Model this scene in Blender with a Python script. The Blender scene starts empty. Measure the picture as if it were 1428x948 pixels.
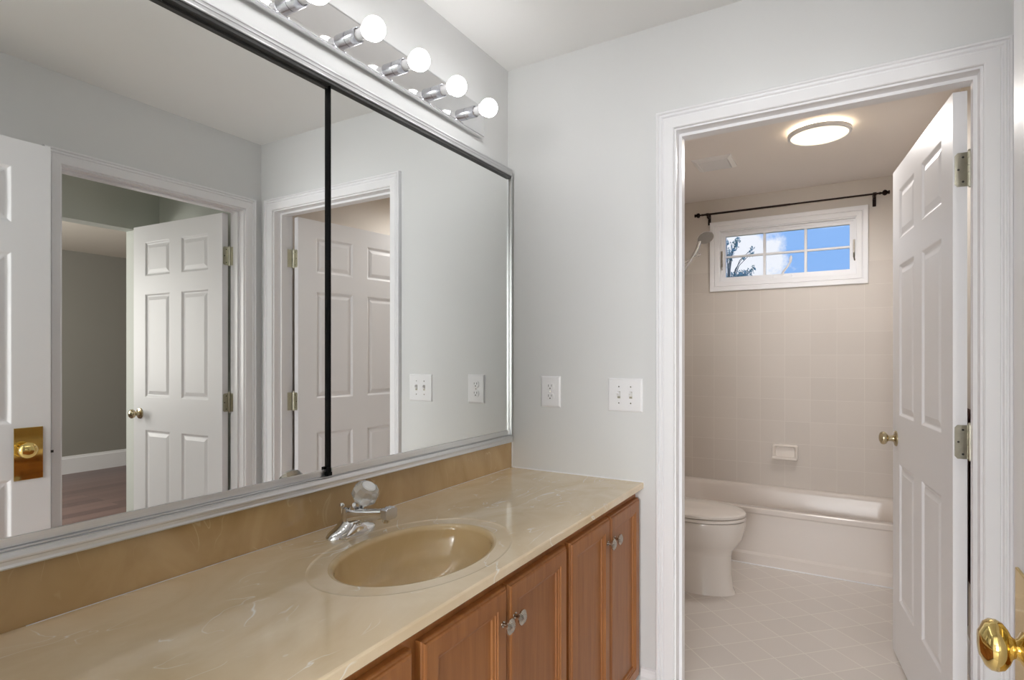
import bpy, bmesh, math, random
from mathutils import Vector, Matrix
PI = math.pi
random.seed(7)
S = bpy.context.scene
C = S.collection

# ------------------------------------------------------------------ camera
F_PX, YAW, V0 = 790.76, math.radians(30.80), 497.05
cam_d = bpy.data.cameras.new('camera')
cam_d.sensor_fit = 'HORIZONTAL'; cam_d.sensor_width = 36.0
cam_d.lens = 36.0 * F_PX / 1428.0
cam_d.shift_y = (V0 - 474.0) / 1428.0
cam_d.clip_start = 0.02
cam = bpy.data.objects.new('camera', cam_d); C.objects.link(cam)
cam.location = (1.2129, 0.0, 1.2627)
cam.rotation_euler = (PI / 2, 0, YAW)
S.camera = cam

# ------------------------------------------------------------------ view / render
S.view_settings.view_transform = 'Standard'
S.view_settings.look = 'None'
S.view_settings.gamma = 1.0
S.view_settings.use_curve_mapping = False
S.view_settings.exposure = 0.16
S.cycles.use_denoising = True
S.cycles.max_bounces = 14
S.cycles.diffuse_bounces = 8
S.cycles.glossy_bounces = 6
S.cycles.transmission_bounces = 8
S.cycles.caustics_reflective = False
S.cycles.caustics_refractive = False
S.cycles.sample_clamp_indirect = 6.0

# light levels
L_BULB = 15.0          # vanity globes (radiance)
L_BATH = 16.0           # bathroom ceiling disc
W_BED = 158.0           # added fill light in the bedroom behind the camera
W_HALL = 20           # added, unseen hall ceiling lamp
P_LAMP = 31.0          # bathroom ceiling lamp LEDs, watts in all
W_FAR = 55.0            # room across the hall

# ------------------------------------------------------------------ world: blue sky with clouds
w = bpy.data.worlds.new('sky'); S.world = w; w.use_nodes = True
nt = w.node_tree; nt.nodes.clear()
def N(t, **k):
    n = nt.nodes.new(t)
    for a, b in k.items(): setattr(n, a, b)
    return n
def mth(op, a, b=None, c=None):
    n = N('ShaderNodeMath', operation=op)
    for i, v in enumerate((a, b, c)):
        if v is None: continue
        if isinstance(v, (int, float)): n.inputs[i].default_value = v
        else: nt.links.new(v, n.inputs[i])
    return n.outputs[0]
tc = N('ShaderNodeTexCoord'); sp = N('ShaderNodeSeparateXYZ'); nt.links.new(tc.outputs['Generated'], sp.inputs[0])
yy = mth('MAXIMUM', mth('ABSOLUTE', sp.outputs[1]), 0.05)
sx = mth('DIVIDE', sp.outputs[0], yy); sz = mth('DIVIDE', sp.outputs[2], yy)
ns = N('ShaderNodeTexNoise'); ns.inputs['Scale'].default_value = 17; ns.inputs['Detail'].default_value = 7; ns.inputs['Roughness'].default_value = .62
nt.links.new(tc.outputs['Generated'], ns.inputs['Vector'])
nz = mth('MULTIPLY', mth('SUBTRACT', ns.outputs['Fac'], 0.5), 0.17)
s_ = mth('ADD', mth('ADD', sx, mth('MULTIPLY', sz, 0.5)), nz)
dens = N('ShaderNodeMapRange'); dens.inputs['From Min'].default_value = -0.008; dens.inputs['From Max'].default_value = -0.034
nt.links.new(s_, dens.inputs['Value'])
mx = N('ShaderNodeMix', data_type='RGBA')
nt.links.new(dens.outputs[0], mx.inputs['Factor'])
mx.inputs['A'].default_value = (.265, .485, .90, 1); mx.inputs['B'].default_value = (.88, .90, .96, 1)
bg = N('ShaderNodeBackground'); bg.inputs['Strength'].default_value = 1.0
out = N('ShaderNodeOutputWorld')
nt.links.new(mx.outputs['Result'], bg.inputs[0]); nt.links.new(bg.outputs[0], out.inputs[0])

def area(name, loc, rot, sx_, sy_, power, col=(1, 1, 1), spread=180):
    l = bpy.data.lights.new(name, 'AREA'); l.shape = 'RECTANGLE'; l.size = sx_; l.size_y = sy_
    l.energy = power; l.color = col; l.spread = math.radians(spread)
    o = bpy.data.objects.new(name, l); C.objects.link(o); o.location = loc; o.rotation_euler = rot
    return o
# fill light added in the unseen bedroom behind the camera (points to +y)
area('bedroom_fill', (1.05, -3.30, 1.45), (PI / 2, 0, 0), 1.9, 1.4, W_BED, (.985, .99, 1.0))
area('hall_fill', (2.25, -0.5, 2.34), (0, 0, 0), .3, .3, W_HALL, (1, .985, .96))  # fill added to brighten the hall, no such source in view
area('far_room_light', (4.4, 0.45, 1.5), (PI / 2, 0, 0), 1.2, 1.2, W_FAR, (1, .97, .92))

# ------------------------------------------------------------------ materials
def srgb(r, g, b):
    f = lambda c: (c / 255 / 12.92) if c / 255 <= .04045 else ((c / 255 + .055) / 1.055) ** 2.4
    return (f(r), f(g), f(b), 1)
class Mat:
    def __init__(s, name, col, rough=.5, metal=0, spec=.5, coat=0):
        s.m = bpy.data.materials.new(name); s.m.use_nodes = True; s.t = s.m.node_tree
        s.b = s.t.nodes['Principled BSDF']
        s.b.inputs['Base Color'].default_value = col; s.b.inputs['Roughness'].default_value = rough
        s.b.inputs['Metallic'].default_value = metal; s.b.inputs['Specular IOR Level'].default_value = spec
        s.b.inputs['Coat Weight'].default_value = coat; s.b.inputs['Coat Roughness'].default_value = .05
        s.m.diffuse_color = col
    def n(s, t, **k):
        n = s.t.nodes.new(t)
        for a, b in k.items(): setattr(n, a, b)
        return n
    def l(s, a, b): s.t.links.new(a, b)
    def coords(s, scale=(1, 1, 1), rot=(0, 0, 0), loc=(0, 0, 0)):
        t = s.n('ShaderNodeTexCoord'); m = s.n('ShaderNodeMapping')
        m.inputs['Scale'].default_value = scale; m.inputs['Rotation'].default_value = rot; m.inputs['Location'].default_value = loc
        s.l(t.outputs['Object'], m.inputs[0]); return m.outputs[0]
    def noise(s, v, scale, detail=3, rough=.5, dist=0):
        n = s.n('ShaderNodeTexNoise'); n.inputs['Scale'].default_value = scale; n.inputs['Detail'].default_value = detail
        n.inputs['Roughness'].default_value = rough; n.inputs['Distortion'].default_value = dist
        s.l(v, n.inputs['Vector']); return n.outputs['Fac']
    def ramp(s, f, stops, interp='LINEAR'):
        r = s.n('ShaderNodeValToRGB'); r.color_ramp.interpolation = interp
        while len(r.color_ramp.elements) < len(stops): r.color_ramp.elements.new(.5)
        for e, (p, c) in zip(r.color_ramp.elements, stops): e.position = p; e.color = c
        s.l(f, r.inputs[0]); return r.outputs[0]
    def mix(s, f, a, b, blend='MIX'):
        m = s.n('ShaderNodeMix', data_type='RGBA', blend_type=blend)
        for i, v in (('Factor', f), ('A', a), ('B', b)):
            if isinstance(v, (tuple, float, int)): m.inputs[i].default_value = v
            else: s.l(v, m.inputs[i])
        return m.outputs['Result']
    def bump(s, h, dist=.001, strength=.3):
        b = s.n('ShaderNodeBump'); b.inputs['Distance'].default_value = dist; b.inputs['Strength'].default_value = strength
        s.l(h, b.inputs['Height']); s.l(b.outputs[0], s.b.inputs['Normal'])

def paint(name, col, rough=.6, bump=.15):
    m = Mat(name, col, rough, spec=.3); v = m.coords()
    m.bump(m.noise(v, 260, 2), .0006, bump); 
    c = m.noise(v, 3, 3); m.l(m.mix(c, tuple(x * .985 for x in col[:3]) + (1,), col), m.b.inputs['Base Color'])
    return m.m
M = {}
M['wall'] = paint('wall_paint_pale_grey', srgb(221, 222, 222))
M['ceiling'] = paint('ceiling_paint', srgb(240, 240, 239), .8)
M['bath_wall'] = paint('bath_wall_paint', srgb(212, 205, 197))
M['hall_wall'] = paint('hall_wall_paint', srgb(205, 209, 203))
M['taupe'] = paint('taupe_wall_paint', srgb(150, 148, 141))
M['trim'] = paint('white_gloss_trim', srgb(236, 236, 238), .28, .03)
M['door'] = paint('white_door_paint', srgb(236, 236, 238), .38, .05)
M['plastic'] = Mat('white_plastic', srgb(238, 238, 240), .3).m
M['porcelain'] = Mat('warm_porcelain', srgb(226, 219, 212), .12, coat=.4).m
M['tub'] = Mat('bone_tub_enamel', srgb(220, 212, 205), .25, coat=.1).m
M['black'] = Mat('black_rubber', srgb(9, 9, 11), .6, spec=.2).m
M['darkgap'] = Mat('dark_track_and_shade', srgb(58, 58, 58), .4).m  # dark track parts, shadow under the top rail included in the colour
M['slot'] = Mat('dark_slot', srgb(50, 48, 46), .6).m
M['bronze'] = Mat('oil_rubbed_bronze', srgb(38, 24, 20), .35, .7).m
M['spray'] = Mat('grey_spray_face', srgb(140, 136, 132), .45).m
M['chrome'] = Mat('chrome', (.78, .78, .79, 1), .06, 1).m
M['socket'] = Mat('brushed_socket_metal', (.62, .63, .67, 1), .24, 1).m
M['mirror'] = Mat('mirror_silver', (.93, .945, .935, 1), 0.0, 1).m
M['nickel'] = Mat('satin_nickel', srgb(196, 190, 180), .18, 1).m
def metal_streak(name, c1, c2, rough, axis):
    m = Mat(name, c1, rough, 1); v = m.coords(scale=axis)
    f = m.noise(v, 1, 4, .6); m.l(m.mix(f, c1, c2), m.b.inputs['Base Color']); return m.m
M['alu'] = metal_streak('brushed_aluminium', (.86, .87, .88, 1), (.66, .67, .69, 1), .3, (160, 2, 160))
M['satin'] = Mat('satin_silver_paint', srgb(186, 187, 189), .45, .3).m
M['bar'] = metal_streak('polished_bar_metal', (.92, .92, .93, 1), (.86, .86, .87, 1), .05, (8, 8, 8))
M['brass'] = metal_streak('polished_brass', (.80, .62, .25, 1), (.68, .50, .18, 1), .06, (9, 9, 9))
M['antique'] = metal_streak('worn_brass', (.66, .58, .40, 1), (.52, .44, .28, 1), .2, (20, 20, 20))
M['hinge'] = metal_streak('tarnished_hinge_metal', (.62, .60, .50, 1), (.42, .40, .32, 1), .3, (60, 60, 60))
def emit(name, col, st, rough=.4):
    m = Mat(name, col, rough); m.b.inputs['Emission Color'].default_value = col; m.b.inputs['Emission Strength'].default_value = st; return m.m
M['bulb'] = emit('lit_globe_glass', (1, .99, .985, 1), L_BULB)
M['diffuser'] = emit('warm_lamp_diffuser', (1, .86, .66, 1), 1.25)
M['backlight'] = emit('warm_backlight_ring', (1, .86, .64, 1), L_BATH)
M['halldiff'] = emit('added_hall_diffuser', (1, .93, .82, 1), 3)  # glow of the added hall lamp
def glassy(name, tint=(1, 1, 1, 1), rough=0.0):
    m = bpy.data.materials.new(name); m.use_nodes = True; t = m.node_tree; t.nodes.clear()
    o = t.nodes.new('ShaderNodeOutputMaterial'); a = t.nodes.new('ShaderNodeBsdfTransparent'); g = t.nodes.new('ShaderNodeBsdfGlossy')
    g.inputs['Roughness'].default_value = rough; a.inputs[0].default_value = tint
    f = t.nodes.new('ShaderNodeFresnel'); f.inputs[0].default_value = 1.45; x = t.nodes.new('ShaderNodeMixShader')
    t.links.new(f.outputs[0], x.inputs[0]); t.links.new(a.outputs[0], x.inputs[1]); t.links.new(g.outputs[0], x.inputs[2]); t.links.new(x.outputs[0], o.inputs[0])
    return m
M['glass'] = glassy('window_glass', (.97, .98, .99, 1))
ac = Mat('clear_acrylic', (.98, .985, .985, 1), .07); ac.b.inputs['Transmission Weight'].default_value = .72; ac.b.inputs['IOR'].default_value = 1.49; M['acrylic'] = ac.m
# cultured marble
def marble(name, base, dark, vein, streak, vs=.9):
    m = Mat(name, base, .12, coat=.25); m.b.inputs['Coat Roughness'].default_value = .04
    v = m.coords(scale=streak)
    n0 = m.noise(v, 3.2, 4, .55, 1.6)
    c = m.mix(m.ramp(n0, [(.32, (0, 0, 0, 1)), (.68, (1, 1, 1, 1))]), dark, base)
    n1 = m.noise(v, 3.6, 2.4, .5, 2.2)
    iso = m.ramp(n1, [(.490, (0, 0, 0, 1)), (.500, (1, 1, 1, 1)), (.510, (0, 0, 0, 1))])
    msk = m.ramp(m.noise(m.coords(scale=streak, loc=(3, 5, 2)), 7.0, 2), [(.50, (0, 0, 0, 1)), (.60, (1, 1, 1, 1))])
    f = m.n('ShaderNodeMath', operation='MULTIPLY'); m.l(iso, f.inputs[0]); m.l(msk, f.inputs[1])
    g = m.n('ShaderNodeMath', operation='MULTIPLY'); m.l(f.outputs[0], g.inputs[0]); g.inputs[1].default_value = vs
    m.l(m.mix(g.outputs[0], c, vein), m.b.inputs['Base Color']); return m.m
M['marble'] = marble('tan_cultured_marble', srgb(238, 220, 190), srgb(226, 203, 167), srgb(252, 249, 244), (1.5, .9, 1))
M['splash'] = marble('tan_marble_splash_shaded', srgb(196, 168, 126), srgb(178, 148, 105), srgb(222, 202, 166), (1, 1.5, .8), .5)  # counter marble darkened, weaker light on the upright face put into its colour
M['bowl'] = marble('tan_marble_bowl', srgb(212, 187, 145), srgb(202, 175, 130), srgb(232, 214, 180), (1, 1, 1), .12)
# wood
def wood(name, c1, c2):
    m = Mat(name, c1, .42, coat=.05); v = m.coords(scale=(18, 18, 1.3))
    n = m.noise(v, 3.0, 6, .6, .4); c = m.mix(m.ramp(n, [(.3, (0, 0, 0, 1)), (.75, (1, 1, 1, 1))]), c2, c1)
    n2 = m.noise(m.coords(scale=(2, 2, 1)), 2.2, 3); c = m.mix(n2, c, m.mix(.5, c, srgb(150, 92, 50)))
    m.l(c, m.b.inputs['Base Color']); m.bump(n, .0004, .15); return m.m
M['wood'] = wood('honey_maple_stain', srgb(170, 114, 60), srgb(140, 86, 40))
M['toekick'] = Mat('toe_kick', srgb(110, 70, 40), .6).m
# tiles: v is (a,b) plane coordinates
def tile(name, comps, pitch, origin, rot, body, grout, rough, mortar=.0022, bump=.4):
    m = Mat(name, body, rough, coat=.0)
    t = m.n('ShaderNodeTexCoord'); s = m.n('ShaderNodeSeparateXYZ'); m.l(t.outputs['Object'], s.inputs[0])
    cb = m.n('ShaderNodeCombineXYZ'); m.l(s.outputs[comps[0]], cb.inputs[0]); m.l(s.outputs[comps[1]], cb.inputs[1])
    sub = m.n('ShaderNodeVectorMath', operation='SUBTRACT'); m.l(cb.outputs[0], sub.inputs[0]); sub.inputs[1].default_value = (origin[0], origin[1], 0)
    mp = m.n('ShaderNodeMapping'); mp.inputs['Rotation'].default_value = (0, 0, rot); m.l(sub.outputs[0], mp.inputs[0])
    ad = m.n('ShaderNodeVectorMath', operation='ADD'); m.l(mp.outputs[0], ad.inputs[0]); ad.inputs[1].default_value = (pitch[0] * 100, pitch[1] * 100, 0)
    b = m.n('ShaderNodeTexBrick', offset=0.0, squash=1.0); m.l(ad.outputs[0], b.inputs['Vector'])
    b.inputs['Scale'].default_value = 1; b.inputs['Brick Width'].default_value = pitch[0]; b.inputs['Row Height'].default_value = pitch[1]
    b.inputs['Mortar Size'].default_value = mortar; b.inputs['Mortar Smooth'].default_value = .3; b.inputs['Bias'].default_value = 0
    dk = tuple(x * .955 for x in body[:3]) + (1,)
    b.inputs['Color1'].default_value = body; b.inputs['Color2'].default_value = dk; b.inputs['Mortar'].default_value = grout
    m.l(b.outputs['Color'], m.b.inputs['Base Color'])
    iv = m.n('ShaderNodeMath', operation='SUBTRACT'); iv.inputs[0].default_value = 1; m.l(b.outputs['Fac'], iv.inputs[1]); m.bump(iv.outputs[0], .0015, bump)
    return m.m
M['floor_tile'] = tile('diagonal_floor_tile', (0, 1), (.150, .150), (.941, 2.816), PI / 4, srgb(219, 212, 206), srgb(232, 227, 219), .3, .0028, .2)
M['tile_xz'] = tile('wall_tile_back', (0, 2), (.1595, .1555), (.977, .496), 0, srgb(207, 199, 191), srgb(213, 206, 198), .5)
M['tile_yz'] = tile('wall_tile_side', (1, 2), (.1595, .1555), (4.42, .496), 0, srgb(207, 199, 191), srgb(213, 206, 198), .5)
def planks():
    m = Mat('dark_wood_planks', srgb(110, 90, 86), .35)
    t = m.n('ShaderNodeTexCoord'); mp = m.n('ShaderNodeMapping'); mp.inputs['Rotation'].default_value = (0, 0, PI / 2); mp.inputs['Location'].default_value = (20, 20, 0); m.l(t.outputs['Object'], mp.inputs[0])
    b = m.n('ShaderNodeTexBrick', offset=.37); b.inputs['Scale'].default_value = 1; b.inputs['Brick Width'].default_value = 1.2; b.inputs['Row Height'].default_value = .13; b.inputs['Mortar Size'].default_value = .0015
    b.inputs['Color1'].default_value = srgb(132, 108, 102); b.inputs['Color2'].default_value = srgb(96, 78, 76); b.inputs['Mortar'].default_value = srgb(50, 40, 38); m.l(mp.outputs[0], b.inputs['Vector'])
    n = m.noise(m.coords(scale=(12, 1, 1)), 2.5, 5, .6)
    m.l(m.mix(n, b.outputs['Color'], m.mix(.5, b.outputs['Color'], srgb(150, 128, 124))), m.b.inputs['Base Color']); return m.m
M['planks'] = planks()
cp = Mat('beige_carpet', srgb(190, 182, 170), .95); cp.bump(cp.noise(cp.coords(), 300, 2), .003, .6); M['carpet'] = cp.m
tw = Mat('dark_brown_towel', srgb(142, 112, 106), .95); tw.bump(tw.noise(tw.coords(), 500, 2), .002, .7); M['towel'] = tw.m
lf = Mat('blue_green_leaves', srgb(110, 150, 160), .5); fv = lf.noise(lf.coords(), 4, 2)
lf.l(lf.mix(fv, srgb(90, 130, 100), srgb(165, 200, 225)), lf.b.inputs['Base Color']); M['leaf'] = lf.m
M['bark'] = Mat('bark', srgb(112, 118, 122), .8).m
M['grass'] = Mat('ground_grass', srgb(90, 120, 60), .9).m
M['siding'] = Mat('outside_siding', srgb(210, 205, 195), .7).m

# ------------------------------------------------------------------ mesh helpers
class MB:
    def __init__(s): s.v = []; s.f = []; s.sm = []
    def add(s, vs, fs, smooth=False):
        o = len(s.v); s.v += [tuple(v) for v in vs]
        for f in fs: s.f.append(tuple(i + o for i in f)); s.sm.append(smooth)
        return s
    def box(s, x0, x1, y0, y1, z0, z1, bev=0):
        if bev <= 0:
            vs = [(x, y, z) for x in (x0, x1) for y in (y0, y1) for z in (z0, z1)]
            return s.add(vs, [(0, 1, 3, 2), (4, 6, 7, 5), (0, 4, 5, 1), (2, 3, 7, 6), (0, 2, 6, 4), (1, 5, 7, 3)])
        bm = bmesh.new(); bmesh.ops.create_cube(bm, size=1)
        for v in bm.verts:
            v.co = Vector(((x0 + x1) / 2 + v.co.x * (x1 - x0), (y0 + y1) / 2 + v.co.y * (y1 - y0), (z0 + z1) / 2 + v.co.z * (z1 - z0)))
        bmesh.ops.bevel(bm, geom=list(bm.edges), offset=bev, segments=2, profile=.5, affect='EDGES')
        bm.verts.index_update()
        s.add([v.co[:] for v in bm.verts], [[v.index for v in f.verts] for f in bm.faces]); bm.free(); return s
    def tube(s, p0, p1, r0, r1=None, n=20, caps=True, smooth=True):
        r1 = r0 if r1 is None else r1
        return s.lathe(p0, p1, [(0, r0), (1, r1)], n, caps, smooth, rel=True)
    def lathe(s, p0, p1, prof, n=24, caps=True, smooth=True, rel=False, phase=0, mod=None):
        p0 = Vector(p0); p1 = Vector(p1); ax = p1 - p0; L = ax.length if rel else 1; a = ax.normalized()
        u = a.orthogonal().normalized() if abs(a.z) < .999 else Vector((1, 0, 0)); wv = a.cross(u)
        vs = []
        for (d, r) in prof:
            for k in range(n):
                t = 2 * PI * k / n + phase; rr = r * (mod(k, n) if mod else 1)
                vs.append(p0 + a * d * L + (u * math.cos(t) + wv * math.sin(t)) * rr)
        fs = []
        for i in range(len(prof) - 1):
            for k in range(n):
                fs.append((i * n + k, i * n + (k + 1) % n, (i + 1) * n + (k + 1) % n, (i + 1) * n + k))
        s.add(vs, fs, smooth)
        if caps:
            o = len(s.v) - len(vs)
            s.f.append(tuple(o + k for k in range(n))[::-1]); s.sm.append(False)
            s.f.append(tuple(o + (len(prof) - 1) * n + k for k in range(n))); s.sm.append(False)
        return s
    def loft(s, rings, caps=True, smooth=True):
        n = len(rings[0]); vs = [p for r in rings for p in r]; fs = []
        for i in range(len(rings) - 1):
            for k in range(n): fs.append((i * n + k, i * n + (k + 1) % n, (i + 1) * n + (k + 1) % n, (i + 1) * n + k))
        s.add(vs, fs, smooth)
        if caps:
            o = len(s.v) - len(vs)
            s.f.append(tuple(o + k for k in range(n))[::-1]); s.sm.append(False)
            s.f.append(tuple(o + (len(rings) - 1) * n + k for k in range(n))); s.sm.append(False)
        return s
    def path(s, pts, r, n=12):
        rings = []; P = [Vector(p) for p in pts]; up = None
        for i, p in enumerate(P):
            d = (P[min(i + 1, len(P) - 1)] - P[max(i - 1, 0)]).normalized()
            if up is None: up = d.orthogonal().normalized()
            up = (up - d * up.dot(d)).normalized(); b = d.cross(up)
            rr = r[i] if isinstance(r, (list, tuple)) else r
            rings.append([p + (up * math.cos(2 * PI * k / n) + b * math.sin(2 * PI * k / n)) * rr for k in range(n)])
        return s.loft(rings)
def obj(name, mb, mat, parent=None, recalc=True):
    me = bpy.data.meshes.new(name); me.from_pydata(mb.v, [], mb.f)
    me.polygons.foreach_set('use_smooth', mb.sm)
    if recalc:
        bm = bmesh.new(); bm.from_mesh(me); bmesh.ops.remove_doubles(bm, verts=bm.verts, dist=1e-6); bmesh.ops.recalc_face_normals(bm, faces=bm.faces)
        for e in bm.edges: e.smooth = len(e.link_faces) == 2 and e.calc_face_angle(0) < .65
        bm.to_mesh(me); bm.free()
    me.materials.append(mat); me.update()
    o = bpy.data.objects.new(name, me); C.objects.link(o)
    if parent: o.parent = parent
    return o
def empty(name, loc=(0, 0, 0), rz=0):
    o = bpy.data.objects.new(name, None); C.objects.link(o); o.location = loc; o.rotation_euler = (0, 0, rz); o.empty_display_size = .1; return o
def tag(o, label, cat, group=None, kind=None):
    o['label'] = label; o['category'] = cat
    if group: o['group'] = group
    if kind: o['kind'] = kind
    return o
def struct(name, mb, mat, label, cat): return tag(obj(name, mb, mat), label, cat, kind='structure')
def bx(*a, **k): return MB().box(*a, **k)

H = 2.44
YB0, YB1 = 2.0005, 2.1155      # wall between vanity room and bathroom
XR0, XR1 = 1.632, 1.747        # right wall
YF = 4.424                     # bathroom far wall (tile face)
YR0, YR1 = -0.015, 0.10        # wall with the camera's doorway
DO = (.690, 1.521, 2.055)      # bathroom doorway x0,x1,top
EO = (1.069, 1.892, 2.055)     # entry doorway y0,y1,top
RO = (.605, 1.437, 2.055)      # camera doorway x0,x1,top
JT = .018
# ------------------------------------------------------------------ shell
def wall_x(x0, x1, y0, y1, op=None, sill=None, z1=H):           # wall with constant y thickness (y0..y1)
    m = MB()
    if op is None: return m.box(x0, x1, y0, y1, 0, z1)
    m.box(x0, op[0], y0, y1, 0, z1); m.box(op[1], x1, y0, y1, 0, z1); m.box(op[0], op[1], y0, y1, op[2], z1)
    if sill: m.box(op[0], op[1], y0, y1, 0, sill)
    return m
def wall_y(x0, x1, y0, y1, op=None, z1=H):
    m = MB()
    if op is None: return m.box(x0, x1, y0, y1, 0, z1)
    m.box(x0, x1, y0, op[0], 0, z1); m.box(x0, x1, op[1], y1, 0, z1); m.box(x0, x1, op[0], op[1], op[2], z1)
    return m
struct('wall_left', bx(-.115, 0, YR1, YB0, 0, H), M['wall'], 'pale grey wall behind the vanity mirror and light bar', 'wall')
struct('wall_back', wall_x(0, XR0, YB0, YB1 - .004, (DO[0] - JT, DO[1] + JT, DO[2] + JT)), M['wall'], 'pale grey wall with the bathroom doorway, outlet and switches', 'wall')
o = struct('wall_back_bathroom_side', wall_x(0, XR0, YB1 - .004, YB1, (DO[0] - JT, DO[1] + JT, DO[2] + JT)), M['bath_wall'], 'beige bathroom side of the doorway wall', 'wall')
struct('wall_right', wall_y(XR0, XR1 - .004, YR1, YB0, (EO[0] - JT, EO[1] + JT, EO[2] + JT)), M['wall'], 'pale grey wall with the hall doorway, seen in the mirror', 'wall')
struct('wall_right_hall_side', wall_y(XR1 - .004, XR1, -2.0, 2.034, (EO[0] - JT, EO[1] + JT, EO[2] + JT)), M['hall_wall'], 'hall side of the wall around the hall doorway', 'wall')
struct('wall_rear', wall_x(-.115, XR1 - .004, YR0, YR1, (RO[0] - JT, RO[1] + JT, RO[2] + JT)), M['wall'], 'pale grey wall with the doorway the camera looks in from', 'wall')
struct('wall_bathroom_left', bx(-.115, 0, YB1, YF + .01, 0, H), M['bath_wall'], 'beige bathroom wall behind the toilet and shower head', 'wall')
struct('wall_bathroom_right', bx(XR0, XR0 + .115, YB1, YF + .01, 0, H), M['bath_wall'], 'beige bathroom wall behind the open door', 'wall')
WX0, WX1, WZ0, WZ1 = .372, 1.253, 1.812, 2.201     # window rough opening
m = MB(); y0, y1 = YF + .008, YF + .13
m.box(-.115, WX0, y0, y1, 0, H); m.box(WX1, XR0 + .115, y0, y1, 0, H); m.box(WX0, WX1, y0, y1, 0, WZ0); m.box(WX0, WX1, y0, y1, WZ1, H)
wf = struct('wall_bathroom_far', m, M['bath_wall'], 'beige bathroom wall with the high window above the bathtub', 'wall')
TT = 1.896
m = MB(); m.box(.008, WX0, YF, y0, .3, TT); m.box(WX1, XR0 - .008, YF, y0, .3, TT); m.box(WX0, WX1, YF, y0, .3, WZ0)
obj('tile_surround', m, M['tile_xz'], wf)['label'] = 'square beige wall tiles above the bathtub'
obj('tile_surround', bx(0, .008, 3.66, YF + .008, .3, TT), M['tile_yz'], bpy.data.objects['wall_bathroom_left'])
obj('tile_surround', bx(XR0 - .008, XR0, 3.66, YF + .008, .3, TT), M['tile_yz'], bpy.data.objects['wall_bathroom_right'])
struct('floor', bx(-.115, XR0 + .115, 0.04, YF + .01, -.03, 0), M['floor_tile'], 'pale square tiles laid diagonally in the bathroom and vanity room', 'floor')
struct('ceiling', bx(-.115, XR1 - .004, YR1, YB0, H, H + .05), M['ceiling'], 'smooth white ceiling over the vanity room', 'ceiling')
struct('ceiling_bathroom', bx(-.115, XR0 + .115, YB0, YF + .13, H, H + .05), paint('bath_ceiling_paint', srgb(240, 235, 232), .8), 'off-white bathroom ceiling with the round light', 'ceiling')
# bedroom behind the camera
struct('floor_bedroom', bx(-1.5, XR1, -3.5, .04, -.03, 0), M['carpet'], 'beige carpet of the bedroom behind the camera', 'floor')
struct('ceiling_bedroom', bx(-1.5, XR1, -3.5, YR0, H, H + .05), M['ceiling'], 'white bedroom ceiling behind the camera', 'ceiling')
struct('wall_bedroom_left', bx(-1.6, -1.5, -3.5, YR0, 0, H), M['wall'], 'bedroom side wall behind the camera', 'wall')
struct('wall_bedroom_right', bx(XR1 - .004, XR1, -3.5, -2.0, 0, H), M['wall'], 'bedroom right wall behind the camera', 'wall')
struct('wall_bedroom_front', bx(-1.5, -.115, YR0, YR1, 0, H), M['wall'], 'bedroom wall beside the vanity doorway', 'wall')
struct('wall_bedroom_rear', wall_x(-1.5, XR1, -3.5, -3.4, (.1, 2.0 - .3, 2.15), .75), M['wall'], 'bedroom wall behind the camera with a window opening added for the fill light', 'wall')
# hall and room across it
HX0, HX1 = 2.75, 2.865
struct('floor_hall', bx(XR0 + .115, 6.1, -2.0, 4.6, -.03, 0), M['planks'], 'dark wood plank floor of the hall and the room across it', 'floor')
struct('ceiling_hall', bx(XR1 - .004, 6.1, -2.0, 4.6, H - .035, H + .05), paint('hall_ceiling', srgb(210, 203, 192), .8), 'ceiling of the hall and the room across it', 'ceiling')
struct('wall_hall_end', bx(XR1, HX1, 2.034, 2.14, 0, H), M['hall_wall'], 'short pale wall at the end of the hall', 'wall')
struct('wall_hall_start', bx(XR1, 6.1, -2.1, -2.0, 0, H), M['hall_wall'], 'wall at the start of the hall', 'wall')
struct('wall_hall_header', wall_y(HX0, HX1, -2.0, 2.034, (-.6, 1.888, 2.075)), M['hall_wall'], 'grey-green hall wall above the open passage to the next room', 'wall')
struct('wall_far_room', bx(6.05, 6.15, -2.0, 4.6, 0, H), M['taupe'], 'taupe wall of the room across the hall', 'wall')
struct('wall_far_room_side', bx(HX1, 6.05, 4.5, 4.6, 0, H), M['taupe'], 'side wall of the room across the hall', 'wall')
struct('wall_far_room_near', bx(HX1 - .03, HX1, 2.14, 4.5, 0, H), M['taupe'], 'near wall of the room across the hall', 'wall')
def base_prof(t=.014, h=.14): return [(0, 0), (t, 0), (t, h - .03), (t * .6, h - .015), (t * .55, h - .004), (.002, h), (0, h)]
def baseboard(name, p0, p1, nrm, h, label, t=.014):
    p0 = Vector(p0); p1 = Vector(p1); n = Vector(nrm)
    r = [[p + n * a + Vector((0, 0, b)) for a, b in base_prof(t, h)] for p in (p0, p1)]
    return struct(name, MB().loft(r, smooth=False), M['trim'], label, 'baseboard')
baseboard('baseboard_far_room', (6.05, -2, 0), (6.05, 4.5, 0), (-1, 0, 0), .19, 'tall white baseboard under the taupe wall across the hall', .018)
baseboard('baseboard_back', (.566, YB0, 0), (DO[0] - .066, YB0, 0), (0, -1, 0), .145, 'white baseboard between the vanity cabinet and the bathroom door casing')
baseboard('baseboard_bathroom_left', (0, YB1, 0), (0, 3.69, 0), (1, 0, 0), .11, 'white baseboard behind the toilet')
baseboard('baseboard_bathroom_near', (0.014, YB1, 0), (DO[0] - .066, YB1, 0), (0, 1, 0), .11, 'white baseboard on the bathroom side of the doorway wall')
baseboard('baseboard_right', (XR0, YR1, 0), (XR0, EO[0] - .066, 0), (-1, 0, 0), .14, 'white baseboard along the right wall')
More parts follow.
